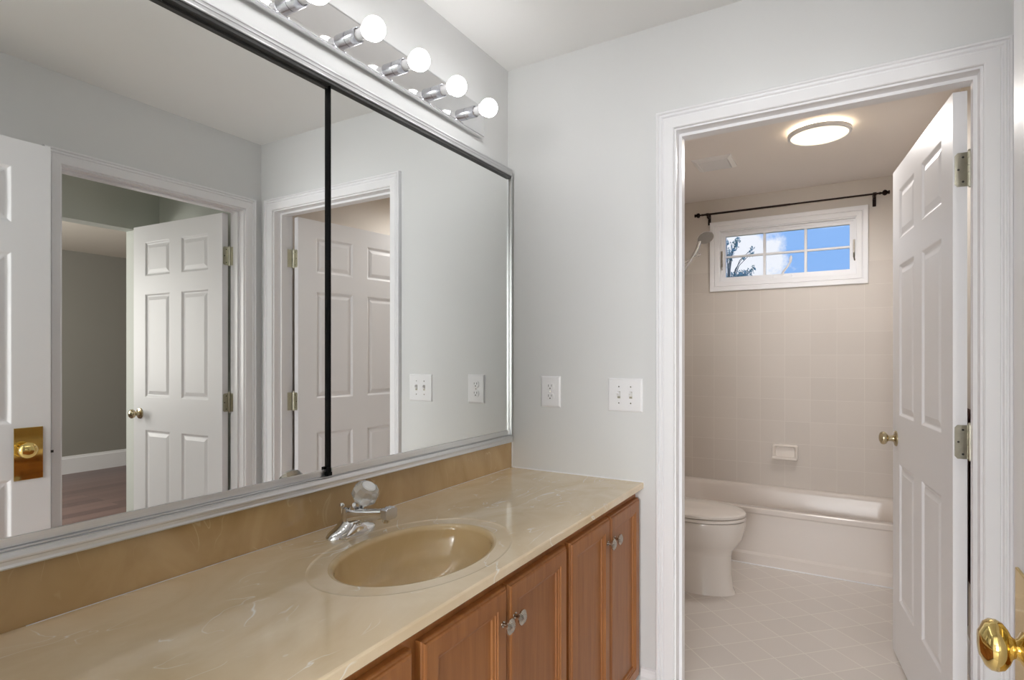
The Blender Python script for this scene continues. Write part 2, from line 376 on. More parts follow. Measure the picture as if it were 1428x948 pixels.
baseboard('baseboard_bathroom_right', (XR0, YB1 + .02, 0), (XR0, 3.69, 0), (-1, 0, 0), .11, 'white baseboard behind the open bathroom door')

# ------------------------------------------------------------------ door casings and jambs
PROF = [(0, 0), (0, .010), (.003, .0125), (.034, .0145), (.0365, .0105), (.039, .0115), (.042, .0165), (.046, .0170), (.0485, .0125), (.051, .0135), (.0535, .0195), (.058, .0200), (.061, .017), (.062, 0)]
def casing(name, axis, plane, nrm, a0, a1, top, label, zb=0.0):
    """mitred colonial casing around an opening a0..a1 (inner edges), top; axis 'x' or 'y' is the run direction"""
    m = MB()
    def P(a, z, t): return (a, plane + nrm * t, z) if axis == 'x' else (plane + nrm * t, a, z)
    stations = [lambda o, t: P(a0 - o, zb, t), lambda o, t: P(a0 - o, top + o, t), lambda o, t: P(a1 + o, top + o, t), lambda o, t: P(a1 + o, zb, t)]
    rings = [[st(o, t) for o, t in PROF] for st in stations]
    m.loft(rings, smooth=False)
    return struct(name, m, M['trim'], label, 'door casing')
def jamb(name, axis, b0, b1, a0, a1, top, stop, label):
    m = MB()
    def B(a, c, b, d, z0, z1): m.box(a, c, b, d, z0, z1) if axis == 'x' else m.box(b, d, a, c, z0, z1)
    B(a0 - JT, a0, b0, b1, 0, top + JT); B(a1, a1 + JT, b0, b1, 0, top + JT); B(a0, a1, b0, b1, top, top + JT)
    s0, s1 = stop
    B(a0, a0 + .010, s0, s1, 0, top); B(a1 - .010, a1, s0, s1, 0, top); B(a0 + .010, a1 - .010, s0, s1, top - .010, top)
    return struct(name, m, M['trim'], label, 'door frame')
jamb('trim_1', 'x', YB0, YB1, DO[0], DO[1], DO[2], (YB1 - .074, YB1 - .038), 'white door frame lining the bathroom doorway')
casing('trim_2', 'x', YB0, -1, DO[0] - .006, DO[1] + .006, DO[2] + .006, 'white moulded casing around the bathroom doorway, vanity side')
casing('trim_3', 'x', YB1, 1, DO[0] - .006, DO[1] + .006, DO[2] + .006, 'white moulded casing on the bathroom side of the doorway')
jamb('trim_4', 'y', XR0, XR1, EO[0], EO[1], EO[2], (XR1 - .074, XR1 - .038), 'white door frame lining the hall doorway seen in the mirror')
casing('trim_5', 'y', XR0, -1, EO[0] - .006, EO[1] + .006, EO[2] + .006, 'white moulded casing around the hall doorway seen in the mirror')
casing('trim_6', 'y', XR1, 1, EO[0] - .006, EO[1] + .006, EO[2] + .006, 'white moulded casing on the hall side of the hall doorway')
jamb('trim_7', 'x', YR0, YR1, RO[0], RO[1], RO[2], (YR0 + .02, YR0 + .05), 'white door frame of the doorway the camera stands in')
casing('trim_8', 'x', YR0, -1, RO[0] - .006, RO[1] + .006, RO[2] + .006, 'white casing of the doorway the camera stands in')
m = MB()
m.box(XR0 - .017, XR0 - .010, EO[0] - .045, EO[0] - .035, .870, .880)
tag(obj('door_bumper', m, M['slot']), 'tiny dark catch on the casing of the hall doorway in the mirror', 'bumper')

# ------------------------------------------------------------------ six panel doors
def panel_face(m, w, h, y, sgn, x_off=.003):
    st, mu = .115, .105
    pw = (w - 2 * st - mu) / 2
    xs = [0, st, st + pw, st + pw + mu, w - st, w]
    zs = [0, .245, .812, 1.008, 1.625, 1.732, 1.935, h]
    def q(x0, x1, z0, z1, d0=0): m.add([(x0 + x_off, y, z0), (x1 + x_off, y, z0), (x1 + x_off, y, z1), (x0 + x_off, y, z1)], [(0, 1, 2, 3)])
    for i in range(5):
        for j in range(7):
            if i in (1, 3) and j in (1, 3, 5):
                x0, x1, z0, z1 = xs[i], xs[i + 1], zs[j], zs[j + 1]
                rings = []
                for ins, d in ((0, 0), (.003, .001), (.010, .0065), (.013, .0075), (.018, .0075), (.036, .0025), (.038, .0020)):
                    yy_ = y - sgn * d
                    rings.append([(x0 + ins + x_off, yy_, z0 + ins), (x1 - ins + x_off, yy_, z0 + ins), (x1 - ins + x_off, yy_, z1 - ins), (x0 + ins + x_off, yy_, z1 - ins)])
                m.loft(rings, caps=False, smooth=False)
                m.add(rings[-1], [(0, 1, 2, 3)])
            else: q(xs[i], xs[i + 1], zs[j], zs[j + 1])
def lathe_knob(base, d, prof, n=32): return MB().lathe(base, Vector(base) + Vector(d), prof, n)
ROUND = [(0, .0325), (.003, .0325), (.006, .030), (.008, .019), (.011, .0135), (.022, .0115), (.030, .0135), (.033, .018), (.038, .0245), (.045, .0275), (.052, .0265), (.058, .0215), (.0615, .012), (.0625, .002)]
def panel_door(name, pin, ang, side, label, knob_mat, plate=False, w=.810, h=2.035, zoff=.012, hinges=(1.815, 1.010, .205)):
    """leaf local x along the door; occupies local y 0..t (side=+1) or -t..0 (side=-1)"""
    t = .035; root = empty(name, (pin[0], pin[1], zoff), ang)
    tag(root, label, 'door', kind='structure')
    m = MB(); ya, yb = (.006, t + .006) if side > 0 else (-t - .006, -.006)
    panel_face(m, w, h, yb, 1); panel_face(m, w, h, ya, -1)
    x0, x1 = .003, w + .003
    m.add([(x0, ya, 0), (x0, yb, 0), (x0, yb, h), (x0, ya, h)], [(0, 1, 2, 3)]); m.add([(x1, ya, 0), (x1, yb, 0), (x1, yb, h), (x1, ya, h)], [(0, 1, 2, 3)])
    m.add([(x0, ya, 0), (x1, ya, 0), (x1, yb, 0), (x0, yb, 0)], [(0, 1, 2, 3)]); m.add([(x0, ya, h), (x1, ya, h), (x1, yb, h), (x0, yb, h)], [(0, 1, 2, 3)])
    obj('door_panel', m, M['door'], root, recalc=False)
    kz = (.926 if plate else .920) - zoff; kx = x1 - .064
    for s_, yk in ((1, yb), (-1, ya)):
        if plate and s_ == 1:
            pl = obj('backplate', MB().box(x1 - .024 - .086, x1 - .024, yk - .0005, yk + .0035, .814 - zoff, 1.004 - zoff, bev=.0012), M['brass'], root); pl['label'] = 'rectangular polished brass plate behind the knob'
            kn = obj('door_knob', lathe_knob((x1 - .079, yk + .003, kz - .002), (0, 1, 0), [(0, .020), (.004, .020), (.008, .0125), (.011, .0110), (.014, .0130), (.017, .020), (.022, .0265), (.028, .0290), (.034, .0285), (.039, .0245), (.0425, .0165), (.044, .014), (.045, .003)]), M['brass'], root); kn['label'] = 'polished brass oval door knob'
        else:
            kn = obj('door_knob', lathe_knob((kx, yk, kz), (0, s_, 0), ROUND), knob_mat, root); kn['label'] = 'brass door knob with round rose'
    obj('latch_plate', MB().box(x1, x1 + .0012, ya + .006, yb - .006, kz - .028, kz + .028), M['antique'], root)
    sw = -1 if side > 0 else 1     # pin lies on the swing side
    for hz in hinges:
        m = MB(); z0 = hz - zoff - .05; pt = Vector((0, 0, 0))
        ye = 0; yf = side * .031
        # leaf on the door edge
        pts = []
        ysg = side
        for (a, b) in ((0, 0), (.030, 0), (.037, .008), (.037, .092), (.030, .1), (0, .1)):
            pts.append((ysg * a + (-.0) , z0 + b))
        m.add([(x0 - .0022, a, b) for a, b in pts] + [(x0 + .0002, a, b) for a, b in pts], [tuple(range(6)), tuple(range(6, 12))] + [(i, (i + 1) % 6, 6 + (i + 1) % 6, 6 + i) for i in range(6)])
        # knuckles
        for k in range(5): m.tube((0, pt.y, z0 + .0205 * k), (0, pt.y, z0 + .0205 * k + .0185), .0062, n=14)
        m.tube((0, pt.y, z0 - .004), (0, pt.y, z0 + .107), .0042, n=12); m.tube((0, pt.y, z0 + .102), (0, pt.y, z0 + .108), .0065, .004, n=14)
        hg = obj('hinge', m, M['hinge'], root)
        s2 = MB()
        for (a, b) in ((.017, .014), (.028, .05), (.017, .086)): s2.tube((x0 - .003, ysg * a, z0 + b), (x0 - .0015, ysg * a, z0 + b), .0032, n=10)
        obj('screw', s2, M['slot'], hg)
    return root
panel_door('door_1', (1.5165, 2.1225), math.radians(97.4), 1, 'white six-panel door standing open into the tiled bathroom', M['antique'])
d2 = panel_door('door_2', (1.7535, 1.888), math.radians(-4.2), -1, 'white six-panel door open into the hall, seen in the mirror', M['antique'])
panel_door('door_3', (1.432, .129), math.radians(90), 1, 'white panel door with rectangular brass plate at the right edge of the photo', M['brass'], plate=True)
# jamb halves of the hinges (fixed to the frames)
def jamb_leaf(axis, face, s_, edge, sd, zs, label):
    for i, hz in enumerate(zs):
        m = MB(); z0 = hz - .05
        a0, a1 = sorted((face, face + s_ * .0022)); b0, b1 = sorted((edge, edge + sd * .030))
        m.box(a0, a1, b0, b1, z0, z0 + .1) if axis == 'x' else m.box(b0, b1, a0, a1, z0, z0 + .1)
        for (a, b) in ((.010, .014), (.021, .05), (.010, .086)):
            c = (face + s_ * .0022, edge + sd * a, z0 + b) if axis == 'x' else (edge + sd * a, face + s_ * .0022, z0 + b)
            e = (face + s_ * .003, edge + sd * a, z0 + b) if axis == 'x' else (edge + sd * a, face + s_ * .003, z0 + b)
            m.tube(c, e, .003, n=10)
        tag(obj('hinge_plate', m, M['hinge']), label[i], 'hinge')
jamb_leaf('x', DO[1], -1, YB1 - .001, -1, (1.815, 1.010), ('upper metal hinge plate screwed to the bathroom door frame', 'middle metal hinge plate screwed to the bathroom door frame'))
jamb_leaf('y', EO[1], -1, XR1 - .001, -1, (1.815, 1.010), ('upper metal hinge plate screwed to the hall door frame, seen in the mirror', 'middle metal hinge plate screwed to the hall door frame, seen in the mirror'))

# ------------------------------------------------------------------ vanity countertop with bowl
ZC, XF = .8085, .573
CY0, CY1 = YR1 + .001, YB0
SCX, SCY, SA, SB = .3404, 1.033, .1517, .218
top = empty('countertop', (0, 0, 0)); tag(top, 'tan swirled cultured-marble vanity countertop with moulded oval sink', 'countertop')
m = MB()
rx0, rx1, ry0, ry1 = .0, XF - .004, .70, 1.37
angs = sorted(set([2 * PI * k / 96 for k in range(96)] + [math.atan2(y - SCY, x - SCX) % (2 * PI) for x in (rx0, rx1) for y in (ry0, ry1)]))
def rect_pt(t):
    c, s_ = math.cos(t), math.sin(t); ks = []
    if c > 1e-9: ks.append((rx1 - SCX) / c)
    if c < -1e-9: ks.append((rx0 - SCX) / c)
    if s_ > 1e-9: ks.append((ry1 - SCY) / s_)
    if s_ < -1e-9: ks.append((ry0 - SCY) / s_)
    k = min(ks); return (SCX + k * c, SCY + k * s_, ZC)
def ell(a, b, z, dx=0): 
    r = []
    for t in angs:
        k = 1 / math.sqrt((math.cos(t) / a) ** 2 + (math.sin(t) / b) ** 2)
        r.append((SCX + dx + k * math.cos(t), SCY + k * math.sin(t), ZC + z))
    return r
R0 = [rect_pt(t) for t in angs]
g = .030
m.loft([R0, ell(SA + .046, SB + .062, 0)], caps=False, smooth=False)
m.loft([ell(SA + .046, SB + .062, 0), ell(SA + .0445, SB + .0605, -.0003), ell(SA + .042, SB + .057, -.0012), ell(SA + .0395, SB + .0535, -.0015), ell(SA + .010, SB + .012, -.0016)], caps=False, smooth=True)
def quad(m, x0, x1, y0, y1, z): m.add([(x0, y0, z), (x1, y0, z), (x1, y1, z), (x0, y1, z)], [(0, 1, 2, 3)])
quad(m, rx0, rx1, CY0, ry0, ZC); quad(m, rx0, rx1, ry1, CY1, ZC)
zb = ZC - .0235
ep = [(XF - .004, ZC), (XF - .0012, ZC - .0012), (XF, ZC - .004), (XF, zb + .003), (XF - .003, zb), (XF - .03, zb)]
for (xa, za), (xb, zb2) in zip(ep, ep[1:]): m.add([(xa, CY0, za), (xb, CY0, zb2), (xb, CY1, zb2), (xa, CY1, za)], [(0, 1, 2, 3)])
for yv in (CY0, CY1): m.add([(0, yv, ZC)] + [(a, yv, b) for a, b in ep] + [(0, yv, zb)], [tuple(range(8))])
slab = obj('slab', m, M['marble'], top, recalc=False)
m = MB()
rim = []
for a in range(0, 7):
    t = a / 6 * PI / 2; rim.append(ell(SA + .010 - .012 * math.sin(t), SB + .012 - .014 * math.sin(t), -.0016 - .013 * (1 - math.cos(t))))
for k in range(1, 15):
    f = k / 14; rr = math.cos(f * PI / 2) ** .62 if f < 1 else .0; rr = max(rr, .11)
    rim.append(ell((SA - .002) * rr, (SB - .002) * rr, -.0146 - .1266 * math.sin(f * PI / 2) ** 1.1))
m.loft(rim, caps=False)
obj('sink_bowl', m, M['bowl'], top, recalc=False)['label'] = 'oval tan sink bowl moulded into the countertop'
dr = MB().lathe((SCX, SCY, ZC - .1415), (SCX, SCY, ZC), [(0, .022), (.002, .022), (.003, .019), (.0025, .014), (.006, .013), (.008, .009), (.0085, .001)])
obj('drain', dr, M['chrome'], top)
obj('backsplash', MB().box(0, .019, CY0, CY1 - .001, ZC - .001, .9155, bev=.002), M['splash'], top)['label'] = 'tan marble backsplash, its colour darkened for shade'
m = MB()
cl = [(.019, CY1), (.024, CY1 - .0005), (XF, CY1)]
m.path([(.022, CY1 - .001, .912), (.022, CY1 - .001, ZC + .006), (.026, CY1 - .001, ZC + .0015), (.04, CY1 - .001, ZC + .0008), (XF - .002, CY1 - .001, ZC + .0008)], .0028, 8)
m.path([(.021, CY0 + .3, ZC), (.021, CY1 - .02, ZC)], .0012, 6)
obj('caulk_bead', m, M['trim'], top)['label'] = 'thin white caulk line against the wall'

# ------------------------------------------------------------------ vanity cabinet
van = empty('vanity_cabinet', (0, 0, 0)); tag(van, 'honey-brown wooden vanity cabinet under the tan countertop', 'cabinet')
m = MB(); FX = .5435; zt = zb - .0005
m.box(.005, FX - .02, CY0 + .001, CY0 + .019, 0, zt); m.box(.005, FX - .02, 1.976, CY1 - .002, .0, zt); m.box(.005, FX - .02, CY0 + .019, 1.976, .10, .118); m.box(.005, .02, CY0 + .019, 1.976, .118, zt)
obj('carcass', m, M['wood'], van)
m = MB()
ys = [CY0 + .001, .150, .765, .795, 1.385, 1.418, CY1 - .003]
m.box(FX - .02, FX, CY0 + .001, CY1 - .003, .742, zt); m.box(FX - .02, FX, CY0 + .001, CY1 - .003, .10, .135)
for a, b in ((CY0 + .001, .15), (.40, .43), (.745, .80), (1.37, 1.42), (1.965, CY1 - .003)): m.box(FX - .02, FX, a, b, .135, .742)
obj('face_frame', m, M['wood'], van)
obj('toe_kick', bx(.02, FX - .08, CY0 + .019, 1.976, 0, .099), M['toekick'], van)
def door_front(name, y0, y1, z0, z1, panel=True, label=None):
    m = MB(); xb = FX + .0005; T = .0205
    def ring(i, d): return [(xb + T - d, y0 + i, z0 + i), (xb + T - d, y1 - i, z0 + i), (xb + T - d, y1 - i, z1 - i), (xb + T - d, y0 + i, z1 - i)]
    rs = [[(xb, y0, z0), (xb, y1, z0), (xb, y1, z1), (xb, y0, z1)], ring(0, .0085), ring(.0015, .006), ring(.0045, .0045), ring(.0055, .0015), ring(.009, 0)]
    if panel: rs += [ring(.040, 0), ring(.0415, .0028), ring(.0455, .0028), ring(.047, .0055), ring(.0525, .0070), ring(.054, .0115), ring(.060, .0118)]
    m.loft(rs, caps=False, smooth=False); m.add(rs[-1], [(0, 1, 2, 3)]); m.add(rs[0], [(3, 2, 1, 0)])
    o = obj(name, m, M['wood'], van)
    if label: o['label'] = label
    return o
def cab_knob(parent, y, z):
    x = FX + .0205
    m = MB().lathe((x, y, z), (x + 1, y, z), [(0, .0075), (.002, .0072), (.004, .0045), (.013, .0045), (.015, .007)], 16)
    m.lathe((x, y, z), (x + 1, y, z), [(.0145, .006), (.016, .0135), (.0185, .0168), (.0215, .0168), (.024, .0135), (.0255, .011), (.0248, .0085), (.0262, .006), (.0268, .0005)], 48, mod=lambda k, n: 1 + (.045 if k % 3 == 0 else -.02))
    k = obj('knob', m, M['nickel'], parent); k['label'] = 'fluted round nickel knob'
ZD0, ZD1 = .118, .755
for (a, b, ky) in ((.783, 1.0715, 1.050), (1.0795, 1.379, 1.101), (1.404, 1.694, 1.672), (1.702, 1.985, 1.729)):
    cab_knob(door_front('door', a, b, ZD0, ZD1), ky, .680)
for (z0, z1) in ((.575, ZD1), (.352, .562), (ZD0, .340)):
    cab_knob(door_front('drawer', .418, .757, z0, z1, False), .59, (z0 + z1) / 2)
cab_knob(door_front('door', .112, .405, ZD0, ZD1), .38, .68)

# ------------------------------------------------------------------ faucet
fa = empty('faucet', (.105, 1.048, ZC)); tag(fa, 'chrome single-knob faucet with clear acrylic handle behind the sink', 'faucet')
def seg(n, f): return [f(2 * PI * k / n) for k in range(n)]
m = MB(); rings = []
for i in range(25):
    y = -.079 + .158 * i / 24; q = min(1, abs(y) / .0795); wd = .0285 * math.sqrt(max(0, 1 - q ** 2.6)) + .0008; c = math.exp(-(y / .036) ** 2)
    h = .0175 * math.sqrt(max(0, 1 - q ** 4)) + .032 * c * (1 - q ** 2) + .001
    rg = []
    for k in range(20):
        t = 2 * PI * k / 20; cx, sz_ = math.cos(t), math.sin(t)
        rg.append((wd * (abs(cx) ** .8) * (1 if cx > 0 else -1), y, h * (abs(sz_) ** .75) if sz_ > 0 else .0))
    rings.append(rg)
m.loft(rings); obj('base', m, M['chrome'], fa)
m = MB().lathe((0, 0, .022), (0, 0, 1), [(0, .029), (.012, .0275), (.026, .0255), (.036, .0240), (.042, .0215), (.045, .016)], 32)
obj('body', m, M['chrome'], fa)
m = MB(); rings = []
sec = [(-.012, .040, .024, .020), (.012, .0445, .025, .0215), (.04, .0495, .023, .019), (.07, .0555, .0205, .0160), (.10, .0615, .0190, .0140), (.128, .0665, .0185, .0135), (.136, .068, .0170, .0120)]
for (x, z, wy, hz) in sec:
    rings.append([(x - .25 * hz * math.sin(t) * 0, wy * abs(math.cos(t)) ** .5 * (1 if math.cos(t) > 0 else -1), z + hz * abs(math.sin(t)) ** .6 * (1 if math.sin(t) > 0 else -1)) for t in [2 * PI * (k + .5) / 24 for k in range(24)]])
m.loft(rings); obj('spout', m, M['chrome'], fa)
m = MB(); tip = []
for (x, gz) in ((.1185, 0), (.121, .0012), (.1365, .0016), (.1385, 0)):
    tip.append([(x, yy_ * (1 + gz * 22), .0672 + zz_ * (1 + gz * 22)) for yy_, zz_ in ((-.0195, -.010), (-.0195, .010), (-.0125, .0142), (-.0045, .0128), (0, .0150), (.0045, .0128), (.0125, .0142), (.0195, .010), (.0195, -.010), (.012, -.0142), (-.012, -.0142))])
m.loft(tip, smooth=False); obj('spout_tip', m, M['socket'], fa)
m = MB().lathe((.119, 0, .056), (.119, 0, -1), [(0, .0115), (.006, .0115), (.0065, .0095), (.012, .0092), (.014, .0075)], 18)
obj('aerator', m, M['chrome'], fa)
ax = Vector((math.sin(math.radians(32)), 0, math.cos(math.radians(32)))); p0 = Vector((.024, 0, .066))
m = MB().lathe(p0, p0 + ax, [(-.012, .020), (.004, .018), (.008, .0105), (.022, .009)], 24); obj('stem', m, M['chrome'], fa)
kp = p0 + ax * .0195
m = MB().lathe(kp, kp + ax, [(0, .016), (.006, .0250), (.018, .0335), (.034, .0340), (.048, .0280), (.051, .021)], 10, smooth=False, phase=.2)
kn = obj('handle', m, M['acrylic'], fa); kn['label'] = 'clear faceted acrylic handle'
m = MB().lathe(kp + ax * .0495, kp + ax * 2, [(0, .0180), (.003, .0180), (.0050, .016), (.0056, .001)], 28); obj('handle_cap', m, M['plastic'], kn)['label'] = 'round white cap on the acrylic handle'
m = MB().tube((-.034, -.002, .0), (-.034, -.002, .062), .0025, n=10); m.lathe((-.034, -.002, .06), (-.034, -.002, 1), [(0, .003), (.002, .006), (.006, .0075), (.010, .006), (.012, .002)], 16)
obj('lift_rod', m, M['chrome'], fa)

# ------------------------------------------------------------------ mirror cabinet
MY0, MY1 = .072, 1.978
MY0 = .104
mc = empty('mirror_cabinet', (0, 0, 0)); tag(mc, 'long two-door sliding mirror in a ribbed silver frame above the vanity', 'mirror')
# frame: bottom & top ribbed rails, end rails
bot = [(.0, .9165), (.038, .9165), (.0385, .919), (.0370, .923), (.0370, .929), (.0385, .931), (.0385, .934), (.0365, .937), (.0345, .9415), (.0345, .9425), (.030, .9435), (.030, .938), (.0275, .938), (.0275, .946), (.0, .946)]
m = MB().loft([[(a, y, b) for a, b in bot] for y in (MY0, MY1)], smooth=False); obj('bottom_rail', m, M['alu'], mc)
tp = [(.0, 2.024), (.030, 2.024), (.034, 2.0215), (.0355, 2.017), (.0345, 2.0145), (.0345, 2.010), (.0355, 2.0075), (.0345, 2.005), (.0345, 1.999), (.0355, 1.9955), (.0345, 1.9935), (.0, 1.9935)]
m = MB().loft([[(a, y, b) for a, b in tp] for y in (MY0, MY1)], smooth=False); obj('top_rail', m, M['satin'], mc)
m = MB().box(.0, .0325, MY0 + .002, MY1 - .002, 1.9845, 1.9933); obj('track_underside_shade', m, M['darkgap'], mc)['label'] = 'dark underside of the upper sliding track, with its shadow put into the colour'  # strip coloured dark for the shadow under the top rail
for a, b in ((MY0 - .003, MY0 + .001), (MY1 - .003, MY1 + .003)):
    obj('end_rail', bx(.0, .0335, a, b, .945, 1.9940), M['alu'], mc)
# sliding doors
DIV = 1.053
m = MB().box(.0085, .0125, MY0 + .002, DIV + .03, .9625, 1.980); obj('sliding_mirror', m, M['mirror'], mc)['label'] = 'left sliding mirror, set deeper in its track'
m = MB().box(.009, .0155, MY0 + .002, DIV + .03, .9462, .9623, bev=.001); obj('door_rail', m, M['alu'], mc)
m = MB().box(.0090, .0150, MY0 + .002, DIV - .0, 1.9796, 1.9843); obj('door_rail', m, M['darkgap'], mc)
m = MB().box(.0185, .0220, DIV + .0005, MY1 - .006, .9655, 1.9835); obj('sliding_mirror', m, M['mirror'], mc)['label'] = 'right sliding mirror, in the front track'
m = MB().box(.0188, .0265, DIV - .001, MY1 - .006, .9462, .9653, bev=.001); obj('door_rail', m, M['alu'], mc)
m = MB().box(.0128, .0224, DIV - .0035, DIV + .0003, .9655, 1.9843); obj('door_edge', m, M['black'], mc)['label'] = 'black vertical edge strip between the two mirrors'
m = MB().box(.0190, .0223, MY1 - .0055, MY1 - .0032, .9655, 1.9843); obj('door_edge', m, M['darkgap'], mc)
m = MB().box(.0130, .0290, DIV - .016, DIV - .001, .9462, .9560, bev=.001); m.box(.0150, .0260, DIV - .012, DIV - .002, .9555, .9680, bev=.001); obj('door_guide', m, M['black'], mc)['label'] = 'small black plastic guide at the foot of the divider'

# ------------------------------------------------------------------ vanity light bar
lb = empty('vanity_light', (0, 0, 0)); tag(lb, 'polished metal light bar with round white globe bulbs above the mirror', 'light')
BY1 = 1.787; BZ0, BZ1 = 2.0915, 2.203; NB = 8; SPC = .187; BYL = 1.675
BY0 = BYL - (NB - 1) * SPC - .112
m = MB(); prof = [(0, BZ0), (.0225, BZ0), (.0260, BZ0 + .002), (.0250, BZ0 + .006), (.0250, BZ1 - .006), (.0260, BZ1 - .002), (.0225, BZ1), (0, BZ1)]
m.loft([[(a, y, b) for a, b in prof] for y in (BY0, BY1)], smooth=False); obj('backplate', m, M['bar'], lb)
BZ = 2.139
for k in range(NB):
    y = BYL - k * SPC
    m = MB().lathe((.0250, y, BZ), (1, y, BZ), [(0, .0195), (.0010, .0195), (.0012, .0205), (.0370, .0205), (.0390, .0198), (.0380, .0180), (.030, .0165)], 32)
    sk = obj('socket', m, M['socket'], lb)
    m = MB().lathe((.058, y, BZ), (1, y, BZ), [(0, .0150), (.020, .0155), (.028, .0175), (.032, .020)], 24)
    obj('bulb_neck', m, M['plastic'], sk)
    m = MB(); pr = []
    for i in range(17):
        a = PI * (i / 16); pr.append((.0312 * (1 - math.cos(a)) , max(.0008, .0312 * math.sin(a))))
    m.lathe((.0878, y, BZ), (1, y, BZ), pr, 28, caps=False)
    obj('bulb', m, M['bulb'], lb)['label'] = 'lit white globe bulb'

# ------------------------------------------------------------------ outlet and switches
ot = empty('outlet', (.1995, YB0, 1.125)); tag(ot, 'white duplex outlet on the grey wall nearest the mirror', 'outlet')
def plate(parent, w_, h_):
    m = MB(); r = []
    for i, d in ((0, 0), (0, .0015), (.003, .0048), (.006, .0058)): r.append([(-w_ / 2 + i, -d, -h_ / 2 + i), (w_ / 2 - i, -d, -h_ / 2 + i), (w_ / 2 - i, -d, h_ / 2 - i), (-w_ / 2 + i, -d, h_ / 2 - i)])
    m.loft(r, smooth=False); return obj('cover_plate', m, M['plastic'], parent)
plate(ot, .085, .122)
for dz in (.0195, -.0195):
    rg = []
    for d, i in ((.0055, 0), (.0082, 0), (.0088, .0008)):
        rg.append([((.0172 - i) * math.cos(t), -d, dz + max(-.0135 + i, min(.0135 - i, (.0172 - i) * math.sin(t)))) for t in [2 * PI * k / 32 for k in range(32)]])
    rc = obj('receptacle', MB().loft(rg, smooth=False), M['plastic'], ot)
    m = MB(); m.box(-.0078, -.0058, -.0092, -.0086, dz - .001, dz + .0080); m.box(.0055, .0073, -.0092, -.0086, dz - .0002, dz + .0075); m.tube((0, -.0092, dz - .0068), (0, -.0086, dz - .0068), .0026, n=12)
    obj('slot', m, M['slot'], rc)
obj('screw', MB().tube((0, -.0068, 0), (0, -.0055, 0), .0028, n=12), M['nickel'], ot)
sw = empty('light_switch', (.5045, YB0, 1.122)); tag(sw, 'white double toggle switch plate beside the bathroom doorway', 'switch')
plate(sw, .131, .122)
for dx in (-.0225, .0225):
    m = MB(); m.box(dx - .0055, dx + .0055, -.0062, -.0056, -.0125, .0125)
    obj('toggle_slot', m, M['hinge'], sw)
    m = MB(); m.loft([[(dx - .0045, -.006, -.006), (dx + .0045, -.006, -.006), (dx + .0045, -.006, .009), (dx - .0045, -.006, .009)], [(dx - .0034, -.020, .006), (dx + .0034, -.020, .006), (dx + .0034, -.018, .0125), (dx - .0034, -.018, .0125)]], smooth=False)
    obj('toggle', m, M['plastic'], sw)
    for dz in (.030, -.030): obj('screw', MB().tube((dx, -.0068, dz), (dx, -.0056, dz), .0024, n=12), M['nickel'], sw)

# ------------------------------------------------------------------ window
wn = empty('window_1', (0, YF, 0)); tag(wn, 'high six-pane white window over the bathtub showing blue sky', 'window', kind='structure')
m = MB(); WP = [(0, 0), (0, .012), (.004, .014), (.030, .016), (.034, .011), (.040, .016), (.060, .018), (.066, .018), (.068, 0)]
a0, a1, z0, z1 = .377, 1.249, 1.814, 2.197
rg = []
for (sx_, sz_) in ((-1, -1), (1, -1), (1, 1), (-1, 1)):
    rg.append([((a0 if sx_ < 0 else a1) + sx_ * o_, -t, (z0 if sz_ < 0 else z1) + sz_ * o_) for o_, t in WP])
m.loft(rg, caps=False, smooth=False); n_ = len(WP); m.f += [tuple(((3 * n_) + i, (3 * n_) + (i + 1) % n_, (i + 1) % n_, i)) for i in range(n_)]; m.sm += [False] * n_
obj('window_casing', m, M['trim'], wn)
m = MB()
def frame_box(m, x0, x1, z0, z1, wd, ya, yb, tops=None):
    tw_ = tops or wd
    m.box(x0, x0 + wd, ya, yb, z0, z1); m.box(x1 - wd, x1, ya, yb, z0, z1); m.box(x0 + wd, x1 - wd, ya, yb, z0, z0 + wd); m.box(x0 + wd, x1 - wd, ya, yb, z1 - tw_, z1)
frame_box(m, .372, 1.253, WZ0, WZ1, .010, 0, .125)
frame_box(m, .382, 1.243, WZ0 + .010, WZ1 - .010, .012, .030, .090)
obj('window_frame', m, M['plastic'], wn)
m = MB(); frame_box(m, .394, 1.231, WZ0 + .022, WZ1 - .022, .020, .042, .075)
obj('sash', m, M['plastic'], wn)
GX0, GX1, GZ0, GZ1 = .414, 1.211, WZ0 + .042, WZ1 - .042
m = MB()
for k in (1, 2): x = GX0 + (GX1 - GX0) * k / 3; m.box(x - .009, x + .009, .048, .070, GZ0, GZ1, bev=.003)
zm = (GZ0 + GZ1) / 2; m.box(GX0, GX1, .050, .068, zm - .008, zm + .008, bev=.003)
obj('muntin_grid', m, M['plastic'], wn)
obj('glass_pane', bx(GX0 - .005, GX1 + .005, .056, .061, GZ0 - .005, GZ1 + .005), M['glass'], wn)
m = MB(); m.box(.74, .86, .012, .040, WZ0 + .011, WZ0 + .030, bev=.004); m.path([(.80, .022, WZ0 + .028), (.806, .010, WZ0 + .05), (.835, .004, WZ0 + .085), (.852, .0, WZ0 + .115)], [.010, .008, .006, .006], 12); m.lathe((.852, .0, WZ0 + .11), (.858, -.003, WZ0 + .16), [(0, .006), (.3, .010), (.7, .010), (1, .004)], 14, rel=True)
obj('crank_handle', m, M['plastic'], wn)['label'] = 'pale folding crank handle at the sill'
for x in (.389, 1.236):
    m = MB(); m.box(x - .006, x + .006, .022, .030, 1.93, 2.05, bev=.002); m.path([(x, .020, 1.96), (x, .010, 1.93), (x + .004, .006, 1.905)], .004, 8); obj('sash_lock', m, M['nickel'], wn)

